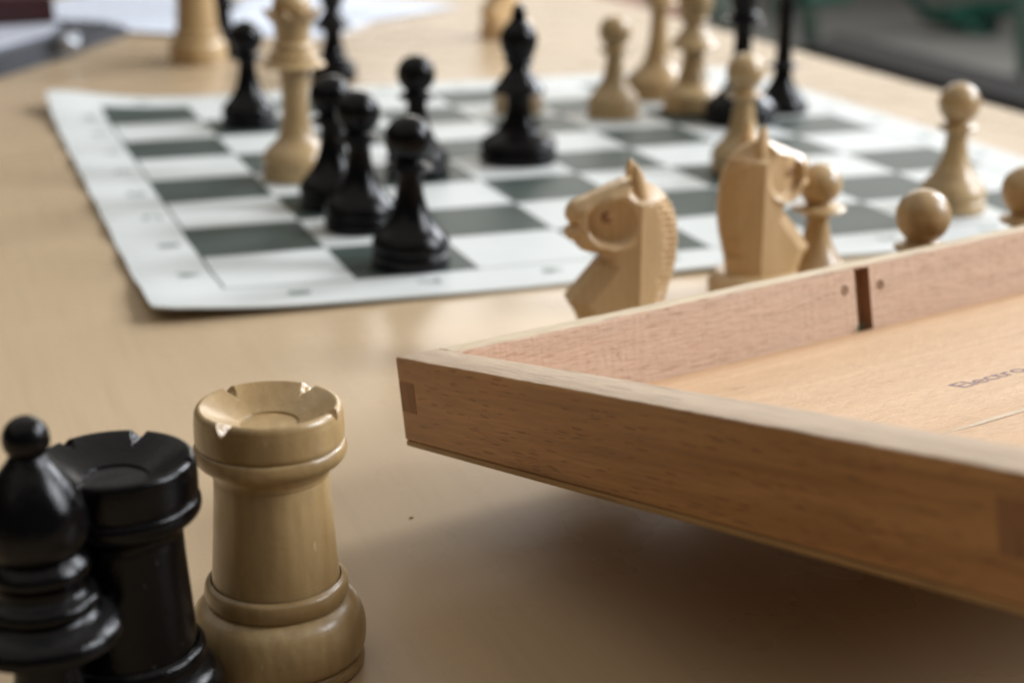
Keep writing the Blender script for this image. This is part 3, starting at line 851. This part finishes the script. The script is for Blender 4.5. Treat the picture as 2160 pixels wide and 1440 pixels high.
# plugs beside the slot
for (y, z) in ((2.907, -0.131), (3.195, -0.144)):
    vs = []; fs_ = []
    for i, (r_, d_) in enumerate(((0.030, 0.0), (0.026, 0.006), (0.014, 0.003), (0.004, -0.006))):
        for k in range(20):
            an = 2 * math.pi * k / 20
            vs.append((TB + 0.001 + d_, y + r_ * 0.8 * math.cos(an), z + r_ * math.sin(an)))
    for i in range(3):
        for k in range(20): fs_.append((i * 20 + k, i * 20 + (k + 1) % 20, (i + 1) * 20 + (k + 1) % 20, (i + 1) * 20 + k))
    fs_.append(tuple(60 + k for k in range(20)))
    mesh_obj('plug', vs, fs_, M_PLUG, bxo, 40)
# raised splinter line across the floor panel
def strip(name, pts, wd, ht, mat):
    vs = []; fs_ = []
    for i, p in enumerate(pts):
        k = 1 - abs(2 * i / (len(pts) - 1) - 1) ** 3
        for dx, dz in ((-wd * k, 0), (0, ht * k), (wd * k, 0)):
            vs.append((p[0] + dx, p[1], -FL + 0.0008 + dz))
    for i in range(len(pts) - 1):
        for j in range(2): fs_.append((i * 3 + j, i * 3 + j + 1, (i + 1) * 3 + j + 1, (i + 1) * 3 + j))
    return mesh_obj(name, vs, fs_, mat, bxo, 60)
strip('splinter', [(2.300 + 0.02 * t_ + 0.003 * math.sin(t_ * 9), 1.38 + 0.9 * t_) for t_ in np.linspace(0, 1, 30)], 0.013, 0.010, M_TOP)
strip('splinter', [(2.316 + 0.02 * t_ + 0.004 * math.sin(t_ * 7), 1.45 + 0.8 * t_) for t_ in np.linspace(0, 1, 30)], 0.004, 0.0006, M_SLOT)
strip('splinter', [(0.73 + 0.01 * t_, 1.52 + 0.12 * t_) for t_ in np.linspace(0, 1, 8)], 0.006, 0.0006, M_SLOT)
# ink stamp
def stamp():
    cu = bpy.data.curves.new('t', 'FONT'); cu.body = 'Electro'; cu.size = 0.168; cu.space_character = 0.98
    t = bpy.data.objects.new('t', cu); col.objects.link(t)
    dg = bpy.context.evaluated_depsgraph_get(); me = bpy.data.meshes.new_from_object(t.evaluated_get(dg)); bpy.data.objects.remove(t)
    for v in me.vertices:
        v.co = Vector((1.760 - v.co.y, 2.125 + v.co.x, -FL + 0.0012)) * S
    me.materials.append(M_STAMP)
    o = bpy.data.objects.new('stamped_lettering', me); col.objects.link(o); o.parent = bxo
stamp()
# scrap of green lint caught at the foot of the slot
lint = tube('lint', [Vector((TB + 0.01 + 0.012 * math.sin(q * 1.7), 2.965 + 0.011 * q + 0.008 * math.sin(q * 3.1), -FL + 0.006 + 0.012 * abs(math.sin(q * 1.3)) + 0.006 * q)) for q in np.linspace(0, 5, 34)], 0.0035, M_LINT, None, 6)
lint.matrix_world = BM
tag(lint, 'tiny scrap of green lint caught at the foot of the slot inside the box', 'lint')

# ------------------------------------------------------------------ papers, folder beyond the board
def sheet(name, poly, z0, mat, label, seed, cat='paper', lines=True, th=0.012):
    root = empty(name, (0, 0, 0))
    bm = bmesh.new()
    vs = [bm.verts.new((x, y, z0)) for x, y in poly]
    f = bm.faces.new(vs)
    r = bmesh.ops.extrude_face_region(bm, geom=[f])
    for v in [g for g in r['geom'] if isinstance(g, bmesh.types.BMVert)]: v.co.z += th
    bmesh.ops.recalc_face_normals(bm, faces=bm.faces)
    bm_to_obj('sheet', bm, mat, root)
    if lines:
        c = sum((Vector((*p, 0)) for p in poly), Vector()) / len(poly)
        e = (Vector((*poly[1], 0)) - Vector((*poly[0], 0))); L = e.length; e.normalize(); nrm = Vector((-e.y, e.x, 0))
        if nrm.dot(c - Vector((*poly[0], 0))) < 0: nrm = -nrm
        rr = random.Random(seed); d = 0.35
        D_ = (Vector((*poly[-1], 0)) - Vector((*poly[0], 0))).length - 0.4
        vs = []; fs_ = []
        while d < D_:
            x = 0.4; end = L - 0.4 - rr.random() * L * 0.35
            while x < end:
                wl = 0.12 + rr.random() * 0.3
                p = Vector((*poly[0], 0)) + e * x + nrm * d; i = len(vs)
                for q in (p, p + e * wl, p + e * wl + nrm * 0.045, p + nrm * 0.045): vs.append((q.x, q.y, z0 + th + 0.004))
                fs_.append((i, i + 1, i + 2, i + 3)); x += wl + 0.06
            d += 0.17
        mesh_obj('printed_lines', vs, fs_, M_INKGREY, root)['kind'] = 'stuff'
    tag(root, label, cat)
    return root
sheet('paper_sheet', [(1.35, 14.9), (4.05, 13.35), (6.4, 17.2), (3.6, 18.9)], 0.004, M_PAPER, 'white printed sheet lying flat beyond the board, in front of the other sheet', 3)
sheet('paper_sheet', [(3.6, 13.9), (7.2, 16.7), (5.0, 20.0), (1.6, 17.4)], 0.022, M_PAPER, 'white printed sheet whose right corner points towards the blurred knight', 5)
sheet('paper_sheet', [(-1.7, 17.5), (2.5, 13.85), (5.6, 17.0), (1.5, 20.8)], 0.040, M_PAPER, 'white sheet at the top edge just behind the dark ring binder', 8)
fo = empty('ring_binder', (0, 0, 0))
def prism(name, poly, z0, z1, mat, parent, bev=0.03):
    bm = bmesh.new(); vs = [bm.verts.new((x, y, z0)) for x, y in poly]; f = bm.faces.new(vs)
    r = bmesh.ops.extrude_face_region(bm, geom=[f])
    for v in [g for g in r['geom'] if isinstance(g, bmesh.types.BMVert)]: v.co.z = z1
    bmesh.ops.recalc_face_normals(bm, faces=bm.faces)
    bmesh.ops.bevel(bm, geom=bm.edges[:], offset=bev, segments=2, affect='EDGES')
    return bm_to_obj(name, bm, mat, parent, 40)
prism('cover', [(-3.6, 6.9), (-0.05, 12.5), (1.15, 14.75), (0.9, 15.6), (-0.4, 16.6), (-5.6, 9.5)], 0.002, 0.14, M_FOLDER, fo)
prism('cover', [(-3.7, 6.9), (-0.12, 12.5), (0.35, 13.6), (-0.6, 14.3), (-5.6, 9.0)], 0.145, 0.30, M_FOLDER, fo)
prism('page_block', [(-3.3, 7.9), (-0.22, 12.75), (0.05, 13.9), (-0.9, 14.3), (-4.6, 9.0)], 0.305, 0.36, M_PAGES, fo, 0.01)
tube('clasp', [(0.02 + 0.10 * math.cos(a_), 12.42 + 0.10 * math.sin(a_), 0.27 + 0.05 * math.sin(a_ * 2)) for a_ in np.linspace(0, 6.0, 24)], 0.075, M_METAL, fo, 12)
tag(fo, 'dark ring binder with pale pages and a shiny clasp at the upper left edge', 'binder')
pr_ = prism('notebook', [(-3.2, 13.5), (-0.02, 13.75), (-0.2, 15.2), (-3.4, 15.0)], 0.365, 0.75, M_RED, None)
tag(pr_, 'very dark red notebook lying on the binder in the upper left corner', 'notebook')

# ------------------------------------------------------------------ room beyond the table
cb = empty('low_cabinet', (0, 0, 0))
prism('carcass', [(28.6, 21), (31.0, 21), (31.2, 44.3), (28.6, 41.5)], -13.4, -5.35, M_CAB, cb, 0.2)
prism('top', [(28.4, 20.6), (31.2, 20.6), (31.4, 44.7), (28.4, 41.7)], -5.34, -4.9, M_CAB, cb, 0.1)
tag(cb, 'dark low cabinet just beyond the right edge of the table', 'cabinet')
def img(u, v, t):
    return CP + t * (right * ((u - 1080) / 3490.82) + up * (-(v - 720) / 3490.82) + fwd)
def bend(pts, n=8):
    out = []
    P = [Vector(p) for p in pts]
    for i, p in enumerate(P):
        if i in (0, len(P) - 1): out.append(p); continue
        a = p + (P[i - 1] - p).normalized() * min(1.5, (P[i - 1] - p).length * .4); b = p + (P[i + 1] - p).normalized() * min(1.5, (P[i + 1] - p).length * .4)
        for k in range(n + 1):
            t_ = k / n; out.append(a * (1 - t_) ** 2 + p * 2 * t_ * (1 - t_) + b * t_ ** 2)
    return out
ch = empty('metal_chair', (0, 0, 0))
F = -13.0
def gp(u, v, z):
    d = right * ((u - 1080) / 3490.82) + up * (-(v - 720) / 3490.82) + fwd
    return CP + d * ((z - CP.z) / d.z)
foot = gp(2085, 62, F)
tube('frame', bend([foot + Vector((0, 0, 0.2)), gp(1985, 32, -11.6), gp(2165, 4, -11.0), gp(2260, -40, -9)]), 0.42, M_GREEN, ch)
tube('frame', bend([gp(2165, 150, F), gp(2150, -60, -5.5), gp(1960, -120, -5.5)]), 0.55, M_GREEN, ch)
tube('frame', bend([gp(1940, 30, -12.0), gp(2020, 22, -11.6), gp(2080, 10, -11.3)]), 0.4, M_GREEN, ch)
tube('frame', bend([gp(1950, 34, -12.2), gp(2040, 58, -12.6), gp(2090, 66, F)]), 0.4, M_GREEN, ch)
tube('frame', bend([gp(1900, -30, -9), gp(1955, 30, -12.0), gp(2200, 22, -11.0)]), 0.4, M_GREEN, ch)
bm = bmesh.new(); bmesh.ops.create_uvsphere(bm, u_segments=16, v_segments=10, radius=0.9)
for v in bm.verts: v.co += foot + Vector((0, 0, 0.4))
bm_to_obj('rubber_foot', bm, M_RUBBER, ch, 60)
tag(ch, 'green tubular metal chair legs blurred in the upper right corner', 'chair')
c2 = empty('metal_chair', (0, 0, 0))
tube('frame', bend([gp(1712, 95, F), gp(1700, -10, -7.5), gp(1790, -25, -7.5)]), 0.62, M_GREEN, c2)
tube('frame', bend([gp(1655, 88, F), gp(1640, 2, -8), gp(1780, -2, -9)]), 0.5, M_GREEN, c2)
tube('frame', bend([gp(1528, 60, F), gp(1520, -80, -2)]), 0.75, M_GREEN, c2)
tag(c2, 'green tubular metal chair frame behind the black king, beyond the table', 'chair')
st_ = empty('wooden_stool', (0, 0, 0))
q0 = gp(1240, -12, -3.0)
sq = [gp(1412, 40, -3.1), gp(1440, -30, -3.1), gp(1230, -75, -3.1), gp(1190, -10, -3.1)]
prism('seat', [(p.x, p.y) for p in sq], -3.9, -3.1, M_BROWN, st_, 0.15)
sm_ = sum(sq, Vector()) / 4
for (x, y) in [tuple((p + (sm_ - p) * 0.2)[:2]) for p in sq]:
    prism('leg', [(x, y), (x + .7, y), (x + .7, y + .7), (x, y + .7)], -13.4, -3.92, M_BROWN, st_, 0.05)
tag(st_, 'red-brown wooden stool seat peeping over the far right table edge', 'stool')

# ------------------------------------------------------------------ crumbs on the table in the sharp zone
def crumb(x, y, r_, label, mat, sx=1.0):
    bm = bmesh.new(); bmesh.ops.create_icosphere(bm, subdivisions=2, radius=r_)
    for v in bm.verts:
        k = 1 + 0.5 * noise.noise(v.co * 90 + Vector((x, y, 0)))
        v.co = Vector((v.co.x * k * sx, v.co.y * k, v.co.z * k * 0.5 + r_ * 0.4))
    o = bm_to_obj('crumb', bm, mat, None, 60); o.location = Vector((x, y, 0)) * S
    tag(o, label, 'crumb')
crumb(0.172, -4.341, 0.0075, 'tiny dark crumb on the bare table right of the pale rook', M_PLUG, 1.5)
